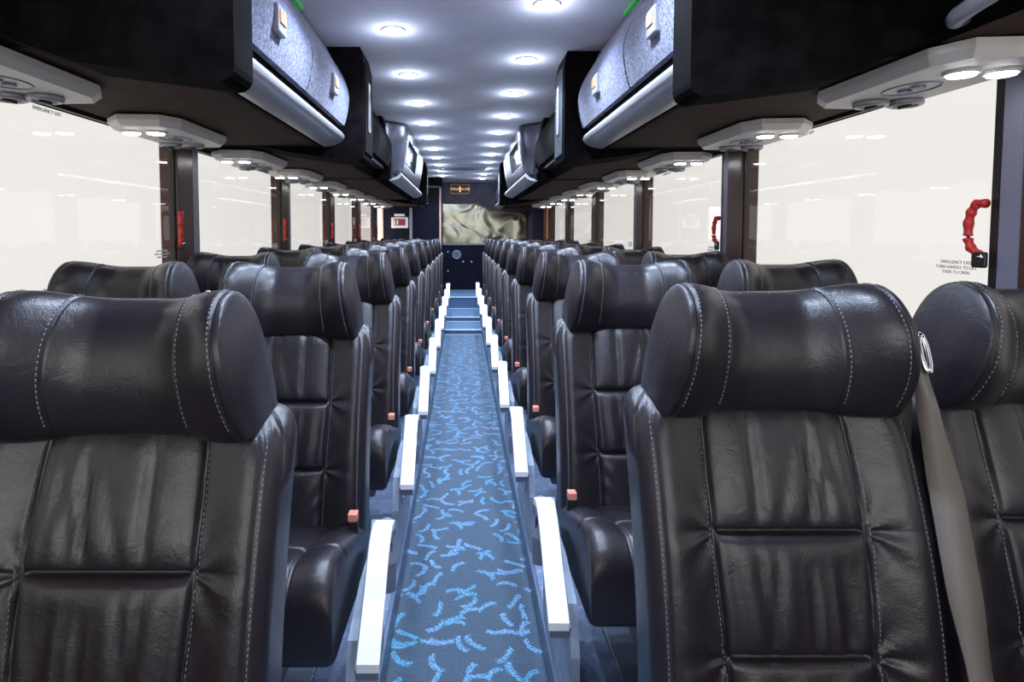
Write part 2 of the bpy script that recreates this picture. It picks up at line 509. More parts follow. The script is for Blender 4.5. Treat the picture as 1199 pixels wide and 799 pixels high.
def make_headrest(parent):
    bm = bmesh.new(); K = len(ctr); rings = []
    for u in head_stations(): rings.append([bm.verts.new(head_pt(u, k)) for k in range(K)])
    for A, B in zip(rings, rings[1:]):
        for k in range(K): bm.faces.new((A[k], A[(k + 1) % K], B[(k + 1) % K], B[k]))
    for ring, sg in ((rings[0], -1), (rings[-1], 1)):
        c = sum((v.co for v in ring), Vector()) / K
        r1 = [bm.verts.new(c + (v.co - c) * .90 + Vector((sg * .003, 0, 0))) for v in ring]
        r2 = [bm.verts.new(c + (v.co - c) * .45 + Vector((sg * .006, 0, 0))) for v in ring]
        cv = bm.verts.new(c + Vector((sg * .007, 0, 0)))
        for A, B in ((ring, r1), (r1, r2)):
            for k in range(K): bm.faces.new((A[k], A[(k + 1) % K], B[(k + 1) % K], B[k]))
        for k in range(K): bm.faces.new((r2[k], r2[(k + 1) % K], cv))
    nf = len(bm.faces)
    for sg in (-1, 1):
        for sm in (S1 + .022, S2 - .025):
            for k in range(8, 32):
                for q in (0.15, .65):
                    a, b = head_pt(sg * sm, k), head_pt(sg * sm, (k + 1) % K)
                    p = a.lerp(b, q); e = a.lerp(b, q + .3)
                    c = Vector((p.x, .03, .10)); n = (p - c).normalized() * .0006
                    cyl(bm, p + n, e + n, .0009, 5)
    for i, f in enumerate(bm.faces):
        if i >= nf: f.material_index = 1
    h = link('headrest', bm, None, parent, True, mats=[LEA, SEAM])
    h.location = (0, 0, .850)
    return h

BW = .220              # half width of the backrest
SX = .112             # the two long seams
def seam_x(v): return SX + .006 * math.sin(v * 5) - .004 * v
VT, VB = .872, .30    # top and bottom height of the backrest
H1, H2 = .680, .510   # heights of the cross seams
def lean(z):
    t = (VT - z) / (VT - VB)
    return .016 - .115 * t - .035 * math.sin(PI * min(1, t * 1.05)) - .030 * t * t
def edge_round(d, r):
    if d >= r: return 0.
    q = 1 - max(0, d) / r
    return r * (1 - math.sqrt(max(0, 1 - q * q)))
rnd = random.Random(3)
WR = [(rnd.uniform(-.1, .1), rnd.uniform(.004, .008), rnd.uniform(.55, 1.0), rnd.uniform(-.35, .35)) for _ in range(11)]
WR2 = [(rnd.uniform(-.1, .1), rnd.uniform(.005, .010), rnd.uniform(.4, 1.0), rnd.uniform(-.12, .12)) for _ in range(10)]
def back_front(x, z):
    v = (VT - z) / (VT - VB)
    bw = BW * (1 - .05 * math.exp(-((z - VT) / .05) ** 2))
    y = lean(z)
    y += 1.0 * edge_round(bw - abs(x), .045) + .8 * edge_round(VT - z, .035)
    sx = seam_x(v)
    d = abs(x) - sx
    # side bolster swells towards the sitter
    y -= .022 * sst(0, .07, d)
    # puffed centre panels
    if d < 0:
        for (zt, zb, amp) in ((VT + .02, H1, .013), (H1, H2, .012), (H2, VB - .05, .012)):
            if zb <= z <= zt:
                q = (z - zb) / (zt - zb) * 2 - 1
                y -= amp * (1 - q ** 6) * (1 - (abs(x) / sx) ** 6)
        # gathers below the upper cross seams
        if z > H1:
            g = sst(H1, H1 + .035, z) * (1 - sst(.80, .85, z) * .4)
            for (cx, wd, am, sl) in WR:
                xx = x - (cx + sl * (z - H1))
                y += .0058 * am * g * math.exp(-(xx / wd) ** 2)
        elif z > H2:
            g = (1 - sst(H1 - .05, H1 - .01, z)) * .9 * sst(H2, H2 + .03, z) + .12
            for (cx, wd, am, sl) in WR2:
                xx = x - (cx + sl * (z - H2))
                y += .0062 * am * g * math.exp(-(xx / wd) ** 2)
        else:
            y += .003 * math.sin(x * 90 + 5 * math.sin(z * 30)) * sst(H2 - .005, H2 - .06, z)
    else:
        # pull creases fanning out from the seam crossings
        for zc in (H1, H2):
            r_ = math.hypot(d + .002, z - zc)
            if r_ < .09:
                an = math.atan2(z - zc, d + .002)
                y += .0045 * math.sin(an * 7 + .6) * (1 - r_ / .09) * sst(.004, .02, r_)
    # seam grooves
    y += .0075 * math.exp(-(d / .0035) ** 2)
    if d < 0:
        y += .012 * math.exp(-((z - H1) / .005) ** 2) * sst(0, .01, -d)
        y += .012 * math.exp(-((z - H2) / .005) ** 2) * sst(0, .01, -d)
    y += .004 * math.exp(-((abs(x) - .198) / .003) ** 2)
    return y
def make_backrest(parent):
    us = set()
    n = 60
    for i in range(n + 1): us.add(round(-BW + 2 * BW * i / n, 4))
    for c in (-SX, SX, -.198, .198):
        for d in (-.012, -.008, -.005, -.0025, 0, .0025, .005, .008, .012): us.add(round(c + d, 4))
    for i in range(9):
        us.add(round(BW - .016 * (i / 8) ** 2, 4)); us.add(round(-BW + .016 * (i / 8) ** 2, 4))
    U = sorted(us)
    vs = set()
    for i in range(51): vs.add(round(VB + (VT - VB) * i / 50, 4))
    for c in (H1, H2):
        for d in (-.012, -.007, -.0035, 0, .0035, .007, .012): vs.add(round(c + d, 4))
    for i in range(8): vs.add(round(VT - .02 * (i / 7) ** 2, 4))
    V = sorted(vs, reverse=True)
    bm = bmesh.new()
    def fr(x, z):
        sx = x
        zz = VT - z
        # rounded shoulders: the outline narrows in the top corners
        k = edge_round(zz, .05) * .75
        return (x * (1 - k / BW), back_front(x, z), z)
    def bk(x, z):
        zz = VT - z
        k = edge_round(zz, .05) * .75
        t = .105 - .8 * edge_round(BW - abs(x), .03) - .8 * edge_round(zz, .03)
        return (x * (1 - k / BW), max(lean(z) + t, back_front(x, z) + .004), z)
    grid_shell(bm, U, V, fr, bk)
    nf = len(bm.faces)
    for sg in (-1, 1):
        for i in range(76):
            z = VT - .012 - i * .0075
            if z - .005 < VB: break
            for off, rr in ((.006, .0008),):
                a = [], 
                x0 = sg * (seam_x((VT - z) / (VT - VB)) + off); x1 = sg * (seam_x((VT - z + .0045) / (VT - VB)) + off)
                cyl(bm, (x0, back_front(x0, z) - .0006, z), (x1, back_front(x1, z - .0045) - .0006, z - .0045), rr, 5)
            if z < VT - .03:
                x0 = sg * .2015
                cyl(bm, (x0, back_front(x0, z) - .0006, z), (x0, back_front(x0, z - .0045) - .0006, z - .0045), .0008, 5)
    for i, f in enumerate(bm.faces):
        if i >= nf: f.material_index = 1
    b = link('backrest', bm, None, parent, True, mats=[LEA, SEAM])
    return b

CF, CR = -.515, -.02  # front and rear of the cushion
def make_cushion(parent):
    us = sorted(set([round(-.222 + .444 * i / 44, 4) for i in range(45)] + [round(sg * (.13 + d), 4) for sg in (-1, 1) for d in (-.008, -.004, 0, .004, .008)] + [round(sg * (.222 - .02 * (i / 6) ** 2), 4) for sg in (-1, 1) for i in range(7)]))
    vs = sorted(set([round(CF + (CR - CF) * i / 44, 4) for i in range(45)] + [round(CF + .03 * (i / 8) ** 2, 4) for i in range(9)] + [round(-.36 + d, 4) for d in (-.008, -.004, 0, .004, .008)]))
    def top(x, y):
        z = .455 - .105 * sst(CF + .05, CR, y)
        z -= edge_round(.222 - abs(x), .035) + edge_round(y - CF, .075)
        z += .012 * (1 - (abs(x) / .13) ** 4 if abs(x) < .13 else 0) * .4
        z += .010 * sst(0, .05, abs(x) - .13)
        z -= .006 * math.exp(-((abs(x) - .13) / .0045) ** 2)
        z -= .006 * math.exp(-((y + .36) / .0045) ** 2)
        return (x, y, z)
    def bot(x, y):
        z = .262 - .03 * sst(CF, CR, y) + .8 * edge_round(.222 - abs(x), .02) + .8 * edge_round(y - CF, .05)
        return (x, y, z)
    bm = bmesh.new(); grid_shell(bm, us, vs, top, bot)
    c = link('seat_cushion', bm, LEA, parent, True)
    return c

def make_seat(aisle):
    """aisle=True adds armrest and side panel; built as a right-hand seat, the aisle lies at -x"""
    root = bpy.data.objects.new('coach_seat', None); COL.objects.link(root); root.empty_display_size = .1
    make_headrest(root); make_backrest(root); make_cushion(root)
    # pedestal
    bm = bmesh.new()
    box(bm, -.17, .17, -.40, -.08, .20, .262, .01)
    box(bm, -.03, .03, -.34, -.12, .012, .20, .006)
    box(bm, -.10, .10, -.40, -.08, 0, .014, .004)
    link('pedestal', bm, ARMG, root)
    # buckle
    bm = bmesh.new(); box(bm, -.214, -.188, -.180, -.158, .33, .412, .004)
    bk = link('belt_buckle', bm, BLACK, root)
    bm = bmesh.new(); box(bm, -.213, -.189, -.184, -.156, .410, .431, .003)
    link('buckle_button', bm, BUCKLE, bk)
    # belt guide: pin with two discs and a bow on the window side of the headrest
    bm = bmesh.new()
    cyl(bm, (.17, .0, .962), (.236, .0, .962), .0065, 14)
    for x in (.212, .231): cyl(bm, (x, .0, .962), (x + .004, .0, .962), .012, 18)
    cyl(bm, (.193, .0, .962), (.200, .0, .962), .010, 18)
    g = link('belt_guide', bm, CHROME, root, False)
    bm = bmesh.new()
    tube(bm, [(.224 + .006 * math.sin(t), -.020 + .010 * math.cos(t), .950 + .028 * math.cos(t)) for t in [2 * PI * i / 20 for i in range(20)]], .0048, 8, True)
    link('guide_bow', bm, CHROME, g, True)
    bm = bmesh.new(); box(bm, .214, .234, -.008, .012, .905, .930, .004)
    link('belt_retractor', bm, BLACK, g)
    if aisle:
        bm = bmesh.new()
        # arched body of the armrest
        def arc(n, o=0.):
            out = []
            for i in range(n + 1):
                t = i / n
                y = -.265 - .275 * t
                z = .452 + .018 * math.sin(PI * min(1, t * 1.5)) - .155 * max(0, t - .18) ** 1.35 * 1.25
                out.append((y, z + o))
            return out
        top = arc(16); body = arc(16, -.006)
        prof = [(y, z) for y, z in body] + [(y + (.012 if i < 6 else 0), z - (.030 if t_ > .25 else .030)) for i, ((y, z), t_) in enumerate(zip(reversed(body), [k / 16 for k in range(16, -1, -1)]))]
        extrude_x(bm, prof, -.314, -.270)
        # rear arch running down into the side panel
        pts = [(-.292, -.262, .428), (-.292, -.222, .420), (-.292, -.200, .39), (-.292, -.200, .32), (-.292, -.205, .25)]
        tube(bm, pts, .021, 12)
        cyl(bm, (-.312, -.255, .425), (-.262, -.255, .425), .026, 22)
        ar = link('armrest', bm, ARMG, root)
        bm = bmesh.new()
        prof = [(y, z + .005) for y, z in top] + [(y, z - .012) for y, z in reversed(top)]
        extrude_x(bm, prof, -.318, -.274)
        bevel_all(bm, .004, 2, 40)
        link('arm_pad', bm, WHITE, ar)
        # side panel with recline handle
        bm = bmesh.new()
        prof = [(-.06, 0), (-.50, 0), (-.50, .20), (-.46, .30), (-.32, .335), (-.20, .335), (-.06, .28)]
        extrude_x(bm, prof, -.262, -.242); bevel_all(bm, .006, 2, 25)
        sp = link('side_panel', bm, PANELG, root)
        bm = bmesh.new()
        loop = []
        for i in range(24):
            a = 2 * PI * i / 24
            loop.append((-.266, -.37 + .030 * math.cos(a) + .0, .235 + .062 * math.sin(a)))
        tube(bm, loop, .0035, 8, True)
        cyl(bm, (-.270, -.37, .185), (-.262, -.37, .185), .010, 14)
        link('recline_handle', bm, CHROME, sp, True)
    return root

protoA = make_seat(True); protoW = make_seat(False)
def mirror_tree(o):
    """left-hand twin with its own mirrored meshes"""
    def rec(src, par):
        c = src.copy(); COL.objects.link(c)
        if par is not None: c.parent = par
        if src.type == 'MESH':
            me = src.data.copy(); me.transform(Matrix.Scale(-1, 4, (1, 0, 0))); me.flip_normals(); c.data = me
            c.location.x = -src.location.x
        for ch in list(src.children): rec(ch, c)
        return c
    return rec(o, None)
protoAL = mirror_tree(protoA); protoWL = mirror_tree(protoW)
used = {}
SEAT_AX, SEAT_WX = .490, .968
Z1R, Z1L = .938, .825
ords = ['front', 'second', 'third', 'fourth', 'fifth', 'sixth', 'seventh', 'eighth', 'ninth', 'tenth', 'eleventh']
seats = {}
for s, n, z1 in ((-1, 10, Z1L), (1, 10, Z1R)):
    side = 'left' if s < 0 else 'right'
    for i in range(n):
        for kind, X in (('aisle', SEAT_AX), ('window', SEAT_WX)):
            pr = {(-1, 'aisle'): protoAL, (-1, 'window'): protoWL, (1, 'aisle'): protoA, (1, 'window'): protoW}[(s, kind)]
            o = copy_tree(pr) if pr in used.values() else pr
            used[(s, kind)] = pr
            # seats are set a little differently, as reclining seats always are
            rr = random.Random(i * 10 + (s > 0) * 5 + (kind == 'window'))
            lx = s * X; ly = z1 + i * SEAT_PITCH + (0.0 if kind == 'aisle' else .04) + (rr.uniform(-.01, .01) if i else 0)
            o.location = (lx, ly, ZP)
            extra = {0: ' whose creased back fills the foreground', 9: ' at the rear of the saloon'}.get(i, '')
            tag(o, 'dark leather coach seat, %s row, %s seat %s of the aisle' % (ords[i], kind, side), 'seat',
                'dark leather coach seats facing the camera')
            o.name = 'coach_seat' if not seats else 'coach_seat.%03d' % len(seats)
            seats[(s, kind, i)] = o


# shoulder belt of the foreground right aisle seat
def ribbon(name, pts, m, parent, th=.0015):
    """pts: list of (centre, half-width vector)"""
    bm = bmesh.new(); rows = []
    P = [(Vector(c), Vector(h)) for c, h in pts]
    # densify
    D = []
    for i in range(len(P) - 1):
        for k in range(8):
            t = k / 8; t2 = t * t * (3 - 2 * t)
            D.append((P[i][0].lerp(P[i + 1][0], t), P[i][1].lerp(P[i + 1][1], t2)))
    D.append(P[-1])
    for c, h in D:
        n = h.cross(Vector((0, 0, 1))).normalized() * th
        rows.append([bm.verts.new(c - h + n), bm.verts.new(c + n * 2.2), bm.verts.new(c + h + n), bm.verts.new(c + h - n), bm.verts.new(c - n * .2), bm.verts.new(c - h - n)])
    for A, B in zip(rows, rows[1:]):
        for k in range(6): bm.faces.new((A[k], A[(k + 1) % 6], B[(k + 1) % 6], B[k]))
    bm.faces.new(rows[0]); bm.faces.new(rows[-1])
    return link(name, bm, m, parent, True)
r1 = seats[(1, 'aisle', 0)]
sb = ribbon('seat_belt', [((.226, -.012, .925), (.007, -.004, 0)), ((.232, -.025, .85), (.013, -.008, 0)), ((.236, -.060, .74), (.022, -.006, 0)),
                     ((.236, -.095, .62), (.023, -.004, 0)), ((.238, -.13, .50), (.020, .004, 0)), ((.240, -.17, .40), (.014, .010, 0)), ((.240, -.19, .28), (.012, .012, 0))], STRAP, r1)
tag(sb, 'taupe webbing shoulder belt')
ribbon('belt_tail', [((.218, .0, .918), (.008, .004, 0)), ((.212, .005, .80), (.015, .0, 0)), ((.222, -.01, .66), (.017, 0, 0)), ((.232, -.05, .48), (.014, 0, 0)), ((.238, -.09, .30), (.012, 0, 0))], STRAPD, sb)
bm = bmesh.new(); tube(bm, [(.240, -.19, .452), (.247, -.198, .437), (.247, -.200, .422), (.240, -.195, .409)], .004, 8)
link('belt_tongue', bm, CHROME, sb, True)
ribbon('seat_belt', [((.180, .115, .93), (.020, 0, 0)), ((.192, .115, .85), (.024, 0, 0)), ((.205, .118, .74), (.024, 0, 0))], STRAP, seats[(1, 'aisle', 0)])

# ------------------------------------------------------------------ overhead: frames, bins, rails
FX = .44
def frame(s, y, th, near_x=FX, label='', trim=True, hb=.31):
    """velour bulkhead frame that closes a run of bins"""
    root = empty('bin_divider', (s * near_x, y, CAMZ + .31), label, 'divider', 'velour dividers between the overhead bins')
    def L(x, z): return (s * x - s * near_x, z - CAMZ - .31)
    bm = bmesh.new()
    prof = [L(near_x + .012, HC - .002), L(near_x, HC - .05), L(near_x, CAMZ + hb + .03), L(near_x + .002, CAMZ + hb + .018), L(near_x + .008, CAMZ + hb + .008), L(near_x + .018, CAMZ + hb + .002), L(near_x + .03, CAMZ + hb), L(near_x + .30, CAMZ + hb + .035), L(.90, CAMZ + .377), L(WX - .014, CAMZ + .385), L(WX - .014, HC - .14), L(1.04, HC - .002)]
    extrude_y(bm, prof, 0, th); bevel_all(bm, .010, 4, 60)
    link('panel', bm, VELVET, root)
    if not trim: return root
    # aisle edge trim and its slot lamp
    bm = bmesh.new(); x0, x1 = sorted((-s * .006, s * .008)); box(bm, x0, x1, .02, th - .01, .04, HC - CAMZ - .31 - .06, .005)
    link('edge_trim', bm, VELVET if s < 0 else NAVYVEL, root)
    bm = bmesh.new(); x0, x1 = sorted((-s * .011, -s * .004)); box(bm, x0, x1, th * .42, th * .60, .14, .36, .003)
    link('courtesy_strip', bm, POSTG, root)
    return root

def bin_profile(s, bulge=.51):
    """closed section of a bin body, x out to the wall"""
    return [(s * (bulge + .10), HC - .002), (s * (bulge + .10), CAMZ + .40), (s * (bulge + .118), CAMZ + .375), (s * .64, CAMZ + .372), (s * (WX - .014), CAMZ + .384), (s * (WX - .014), HC - .14), (s * 1.03, HC - .002)]

def door_curve(u, z0, z1, out, inn):
    z = z0 + (z1 - z0) * u
    x = inn - (inn - out) * math.sin(PI * (0.10 + .90 * (1 - (1 - u) ** 1.25)) * .94 + .0) ** .8 if 0 < u < 1 else inn - (inn - out) * .25
    return x, z

def bin_section(s, y0, y1, doors, label, door_mat=SPECK, latch=True, open_front=False):
    root = empty('overhead_bin', (s * .62, y0, CAMZ + .372), label, 'luggage bin', 'overhead luggage bins')
    ox, oz = s * .62, CAMZ + .372
    bm = bmesh.new()
    extrude_y(bm, [(x - ox, z - oz) for x, z in bin_profile(s, .515 if open_front else .51)], 0, y1 - y0)
    for f in bm.faces:
        f.material_index = 1 if f.calc_center_median().z < .0145 else 0
    b = link('bin_body', bm, None, root, mats=[VELVET, BROWNF])
    # doors
    n = 0 if open_front else len(doors) - 1
    for d in range(n):
        a, c = doors[d] + .006, doors[d + 1] - .006
        pr = []
        for i in range(15):
            u = i / 14
            z = CAMZ + .455 + (HC - .012 - CAMZ - .455) * u
            x = .515 - .022 * math.sin(PI * min(1, u * 1.2) ** .9) + .075 * max(0, u - .35) ** 1.6 * 2.0
            pr.append((s * x - ox, z - oz))
        prof = pr + [(x + s * .02, z) for x, z in reversed(pr)]
        bm = bmesh.new(); extrude_y(bm, prof, a - y0, c - y0)
        dd = link('bin_door', bm, door_mat, root)
        if latch:
            xm, zm = pr[4]
            ym = (a + c) / 2 - y0
            bm = bmesh.new()
            x0, x1 = sorted((xm - s * .012, xm + s * .010)); box(bm, x0, x1, ym - .035, ym + .035, zm - .032, zm + .040, .004)
            la = link('latch', bm, POSTG, dd)
            bm = bmesh.new(); x0, x1 = sorted((xm - s * .016, xm - s * .010)); box(bm, x0, x1, ym - .024, ym + .024, zm - .008, zm + .028, .003)
            link('latch_button', bm, COPPER, la)
    # dark channel under the doors
    if not open_front:
        bm = bmesh.new(); x0, x1 = sorted((s * .545 - ox, s * .63 - ox)); box(bm, x0, x1, 0, y1 - y0, CAMZ + .430 - oz, CAMZ + .47 - oz, .004)
        link('channel', bm, BLACK, root)
    return root

def rail(s, y0, y1, label):
    """silver hand rail: a shallow rounded trough section"""
    ox, oz = s * .56, CAMZ + .385
    root = None
    bm = bmesh.new()
    A = []
    for i in range(11):
        t = i / 10
        a = PI * .5 * t
        A.append((s * (.602 - .088 * math.sin(a)) - ox, CAMZ + .366 + .045 * (1 - math.cos(a)) - oz))
    prof = A + [(x + s * .010, z + .016) for x, z in reversed(A)]
    extrude_y(bm, prof, 0, y1 - y0); bevel_all(bm, .003, 2, 50)
    o = link('hand_rail', bm, SILVER, None, False)
    for p in o.data.polygons: p.use_smooth = True
    try: o.data.set_sharp_from_angle(angle=R(40))
    except Exception: pass
    o.location = (ox, y0, oz)
    return tag(o, label, 'rail', 'silver hand rails under the bins')

for s, side in ((-1, 'left'), (1, 'right')):
    yA = 1.124 if s < 0 else 1.185
    yB = 2.58 if s < 0 else 2.64
    yC = 4.08 if s < 0 else 4.14
    yD = 6.32
    yE = 6.75
    frame(s, yA, .10, trim=False, hb=.285 if s < 0 else .270, label='large dark velour end panel of the foreground bins on the %s' % side)
    frame(s, yB, .24, label='tall dark velour divider behind the speckled bin doors on the %s' % side)
    bin_section(s, yA + .101, yB - .001, [yA + .101, 1.93 if s < 0 else 1.88, yB - .03], 'foreground overhead bin with blue speckled doors on the %s' % side)
    rail(s, yA + .103, yB - .04, 'silver rail under the blue speckled bin doors on the %s' % side)
    bin_section(s, yB + .241, yC - .001, [yB + .241, (yB + yC) / 2 + .12, yC - .004], 'overhead bin hidden behind the tall divider on the %s' % side, VELVET, False)
    # dark end cap in front of the monitor housing
    ox, oz = s * .46, CAMZ + .375
    bm = bmesh.new()
    pr = [(.560, HC - .003), (.535, HC - .14), (.508, CAMZ + .58), (.500, CAMZ + .46), (.508, CAMZ + .385), (.53, CAMZ + .372)]
    prof = [(s * x - ox, z - oz) for x, z in pr] + [(s * .62 - ox, CAMZ + .373 - oz), (s * (WX - .02) - ox, CAMZ + .383 - oz), (s * (WX - .02) - ox, HC - .14 - oz), (s * 1.02 - ox, HC - .003 - oz)]
    extrude_y(bm, prof, 0, .11); bevel_all(bm, .012, 2, 35)
    o = link('bin_end_cap', bm, VELVET); o.location = (ox, yC, oz)
    tag(o, 'black velour end cap just before the silver monitor housing on the %s' % side, 'end cap', 'velour end caps by the monitors')
    if s > 0:
        bm = bmesh.new(); cyl(bm, (0, 0, 0), (0, -.02, 0), .022, 24); cyl(bm, (0, -.02, 0), (0, -.026, 0), .012, 24)
        lk = link('round_lock', bm, SILVERD, o); lk.location = (.035, 0, .05)
    # silver monitor housing
    yh0 = yC + .111
    root = empty('monitor_housing', (s * .50, yh0, CAMZ + .42), 'silver moulded monitor housing with recessed screen on the %s' % side, 'monitor', 'ceiling monitor housings')
    ox, oz = s * .50, CAMZ + .42
    hl = yD - yh0
    def face_x(t, u):
        """distance of the aisle face; t along 0..1, u height 0..1"""
        body = .405 + .055 * (1 - u) ** 1.4 + .012 * u ** 6
        flare = sst(0, .10, t); close = 1 - sst(.90, 1.0, t) * .35
        return .565 - (.565 - body) * flare * close
    bm = bmesh.new()
    T = [i / 30 for i in range(31)]; U_ = [i / 18 for i in range(19)]
    def fr(t, u):
        x = face_x(t, u)
        if .15 < t < .56 and .24 < u < .76:
            q = min(sst(.15, .175, t), 1 - sst(.535, .56, t), sst(.24, .28, u), 1 - sst(.72, .76, u)); x += .030 * q
        return (s * x - ox, t * hl, CAMZ + .435 + (HC - .004 - CAMZ - .435) * u - oz)
    def bk(t, u): return (s * .60 - ox, t * hl, CAMZ + .435 + (HC - .004 - CAMZ - .435) * u - oz)
    T = sorted(set(T + [.02, .04, .06, .08, .15, .158, .165, .175, .535, .545, .552, .56])); U_ = sorted(set(U_ + [.24, .253, .266, .28, .72, .733, .746, .76]))
    grid_shell(bm, T, U_, fr, bk)
    link('housing', bm, SILVERD, root, True)
    bm = bmesh.new()
    def sc_f(t, u): 
        p = fr(t, u); return (p[0] - s * .003, p[1], p[2])
    def sc_b(t, u):
        p = fr(t, u); return (p[0] + s * .002, p[1], p[2])
    grid_shell(bm, [.19 + i * .033 for i in range(11)], [.30 + i * .040 for i in range(11)], sc_f, sc_b)
    link('screen', bm, simple('monitor_screen', (.22, .21, .22), .12, .5), root, True)
    bin_section(s, yh0, yD, [yh0, yD], 'overhead bin body behind the silver monitor housing on the %s' % side, VELVET, False, True)
    rail(s * 1.0, yh0, yD - .02, 'silver rail under the monitor housing on the %s' % side).location.x -= s * .075
    bin_section(s, yD + .001, yE - .001, [yD + .001, yE - .002], 'short overhead bin beyond the monitor housing on the %s' % side, VELVET, False)
    frame(s, yE, .22, .42, label='farthest dark velour divider beyond the monitor housing on the %s' % side)
    ye = 8.40 if s < 0 else 9.2
    bin_section(s, yE + .221, ye, [yE + .221, (yE + ye) / 2, ye], 'rearmost overhead bin with silvery doors on the %s' % side, SILVERD, False)
    rail(s, yE + .225, ye - .05, 'rearmost silver rail under the overhead bin on the %s' % side).location.x -= s * .02
    # outer lining of the rack in front of the first frame, carries the nearest service unit
    bm = bmesh.new()
    extrude_y(bm, [(s * .93, CAMZ + .374), (s * (WX - .014), CAMZ + .384), (s * (WX - .014), HC - .14), (s * 1.03, HC - .002), (s * .93, HC - .002)], -.3, yA - .001)
    for f in bm.faces: f.material_index = 1 if f.calc_center_median().z < CAMZ + .40 else 0
    o = link('trim_%d' % (40 if s < 0 else 41), bm, None, mats=[VELVET, BROWNF]); o['kind'] = 'structure'
    # green light strip along the top of the doors
    x0, x1 = sorted((s * .575, s * .590))
    o = boxo('light_strip', (x0, x1, yA + .12, yB - .45, HC - .012, HC - .003), GREEN, bev=.002)
    tag(o, 'thin green light strip between ceiling and speckled bin doors on the %s' % side, 'light strip', 'green light strips')

# grab handle on the foreground right frame
bm = bmesh.new()
tube(bm, [(.932, 1.125, CAMZ + .405), (.905, 1.120, CAMZ + .396), (.890, 1.095, CAMZ + .394), (.885, 1.05, CAMZ + .400), (.885, .97, CAMZ + .412), (.885, .85, CAMZ + .425), (.887, .78, CAMZ + .432), (.905, .745, CAMZ + .437), (.932, .74, CAMZ + .44)], .014, 14, flat=1.2)
o = link('grab_handle', bm, simple('grab_handle_grey', (.30, .31, .36), .4), None, True)
tag(o, 'grey curved grab handle under the dark rack at top right', 'handle')

# ------------------------------------------------------------------ passenger service units
def make_psu():
    root = bpy.data.objects.new('service_unit', None); COL.objects.link(root); root.empty_display_size = .05
    bm = bmesh.new()
    out = [(.13, -.20), (.05, -.285), (-.09, -.275), (-.13, -.20), (-.13, .20), (-.09, .275), (.05, .285), (.13, .20)]
    top = [bm.verts.new((x, y, 0)) for x, y in out]
    mid = [bm.verts.new((x, y, -.016)) for x, y in out]
    low = [bm.verts.new((x * .88, y * .93, -.034)) for x, y in out]
    n = len(out)
    for A, B in ((top, mid), (mid, low)):
        for i in range(n): bm.faces.new((A[i], A[(i + 1) % n], B[(i + 1) % n], B[i]))
    bm.faces.new(top); bm.faces.new(low)
    bevel_all(bm, .005, 2, 25)
    b = link('unit_body', bm, PSU, root)
    for lx, yy in ((-.015, -.150), (.070, -.155)):
        bm = bmesh.new(); cyl(bm, (lx, yy, -.044), (lx, yy, -.032), .027, 24)
        link('reading_lamp', bm, READ, root)
        bm = bmesh.new(); tube(bm, [(lx + .031 * math.cos(a), yy + .031 * math.sin(a), -.036) for a in [2 * PI * i / 24 for i in range(24)]], .005, 8, True)
        link('lamp_ring', bm, PSU, root, True)
    for lx, yy in ((-.005, .165), (.078, .150)):
        bm = bmesh.new(); tube(bm, [(lx + .036 * math.cos(a), yy + .036 * math.sin(a), -.040) for a in [2 * PI * i / 24 for i in range(24)]], .009, 8, True)
        v = link('air_vent', bm, simple('vent_ring', (.28, .28, .31), .35, .3) if 'vent_ring' not in bpy.data.materials else bpy.data.materials['vent_ring'], root, True)
        bm = bmesh.new(); cyl(bm, (lx, yy, -.046), (lx, yy, -.030), .026, 20, .014)
        box(bm, lx - .002, lx + .002, yy - .024, yy + .024, -.052, -.044)
        link('vent_nozzle', bm, PSUD, v)
    bm = bmesh.new(); tube(bm, [(-.01 + .052 * math.cos(a), .01 + .075 * math.sin(a), -.0345) for a in [2 * PI * i / 32 for i in range(32)]], .0022, 6, True)
    cyl(bm, (-.01, -.015, -.040), (-.01, -.015, -.033), .016, 18); cyl(bm, (-.01, .03, -.040), (-.01, .03, -.033), .016, 18)
    link('call_panel', bm, ARMG, root)
    return root
psu = make_psu(); psuL = mirror_tree(psu)
for s, side in ((-1, 'left'), (1, 'right')):
    z0 = 1.40 if s > 0 else 1.335
    for i in range(9):
        y = z0 + i * SEAT_PITCH
        if s < 0 and y > 8.2: continue
        if s < 0: o = psuL if i == 0 else copy_tree(psuL)
        else: o = psu if i == 0 else copy_tree(psu)
        o.location = (s * 1.055, y, CAMZ + .373)
        o.scale = (.94, .92, 1)
        tag(o, 'pale unit with vents and reading lamps over the %s windows, %s from front' % (side, ords[i] if i else 'first'), 'service unit', 'service units under the overhead bins')

# ------------------------------------------------------------------ ceiling downlights
n = 0
def downlight(x, y, label):
    global n
    root = empty('ceiling_light', (x, y, HC), label, 'ceiling light', 'small bright ceiling downlights')
    bm = bmesh.new(); cyl(bm, (0, 0, -.010), (0, 0, -.001), .038, 24, .042)
    link('lens', bm, LED, root)
    bm = bmesh.new(); tube(bm, [(0.044 * math.cos(a), .044 * math.sin(a), -.002) for a in [2 * PI * i / 24 for i in range(24)]], .004, 8, True)
    link('bezel', bm, WHITE, root, True)
    for kind, en in (('POINT', 1.05), ('SPOT', 36)):
        ld = bpy.data.lights.new('downlight_lamp', kind); ld.energy = en; ld.shadow_soft_size = .03
        if kind == 'SPOT': ld.spot_size = R(135); ld.spot_blend = .7
        ld.color = (.62, .76, 1.0)
        lo = bpy.data.objects.new('downlight_lamp', ld); COL.objects.link(lo); lo.parent = root; lo.location = (0, 0, -.05)
    n += 1
for i in range(12):
    y = 1.05 + i * .662
    downlight(-.285, y + .0, 'bright round downlight in the left ceiling row, %s from the front' % (['nearest', 'second', 'third', 'fourth', 'fifth', 'sixth', 'seventh', 'eighth', 'ninth', 'tenth', 'eleventh', 'twelfth'][i]))
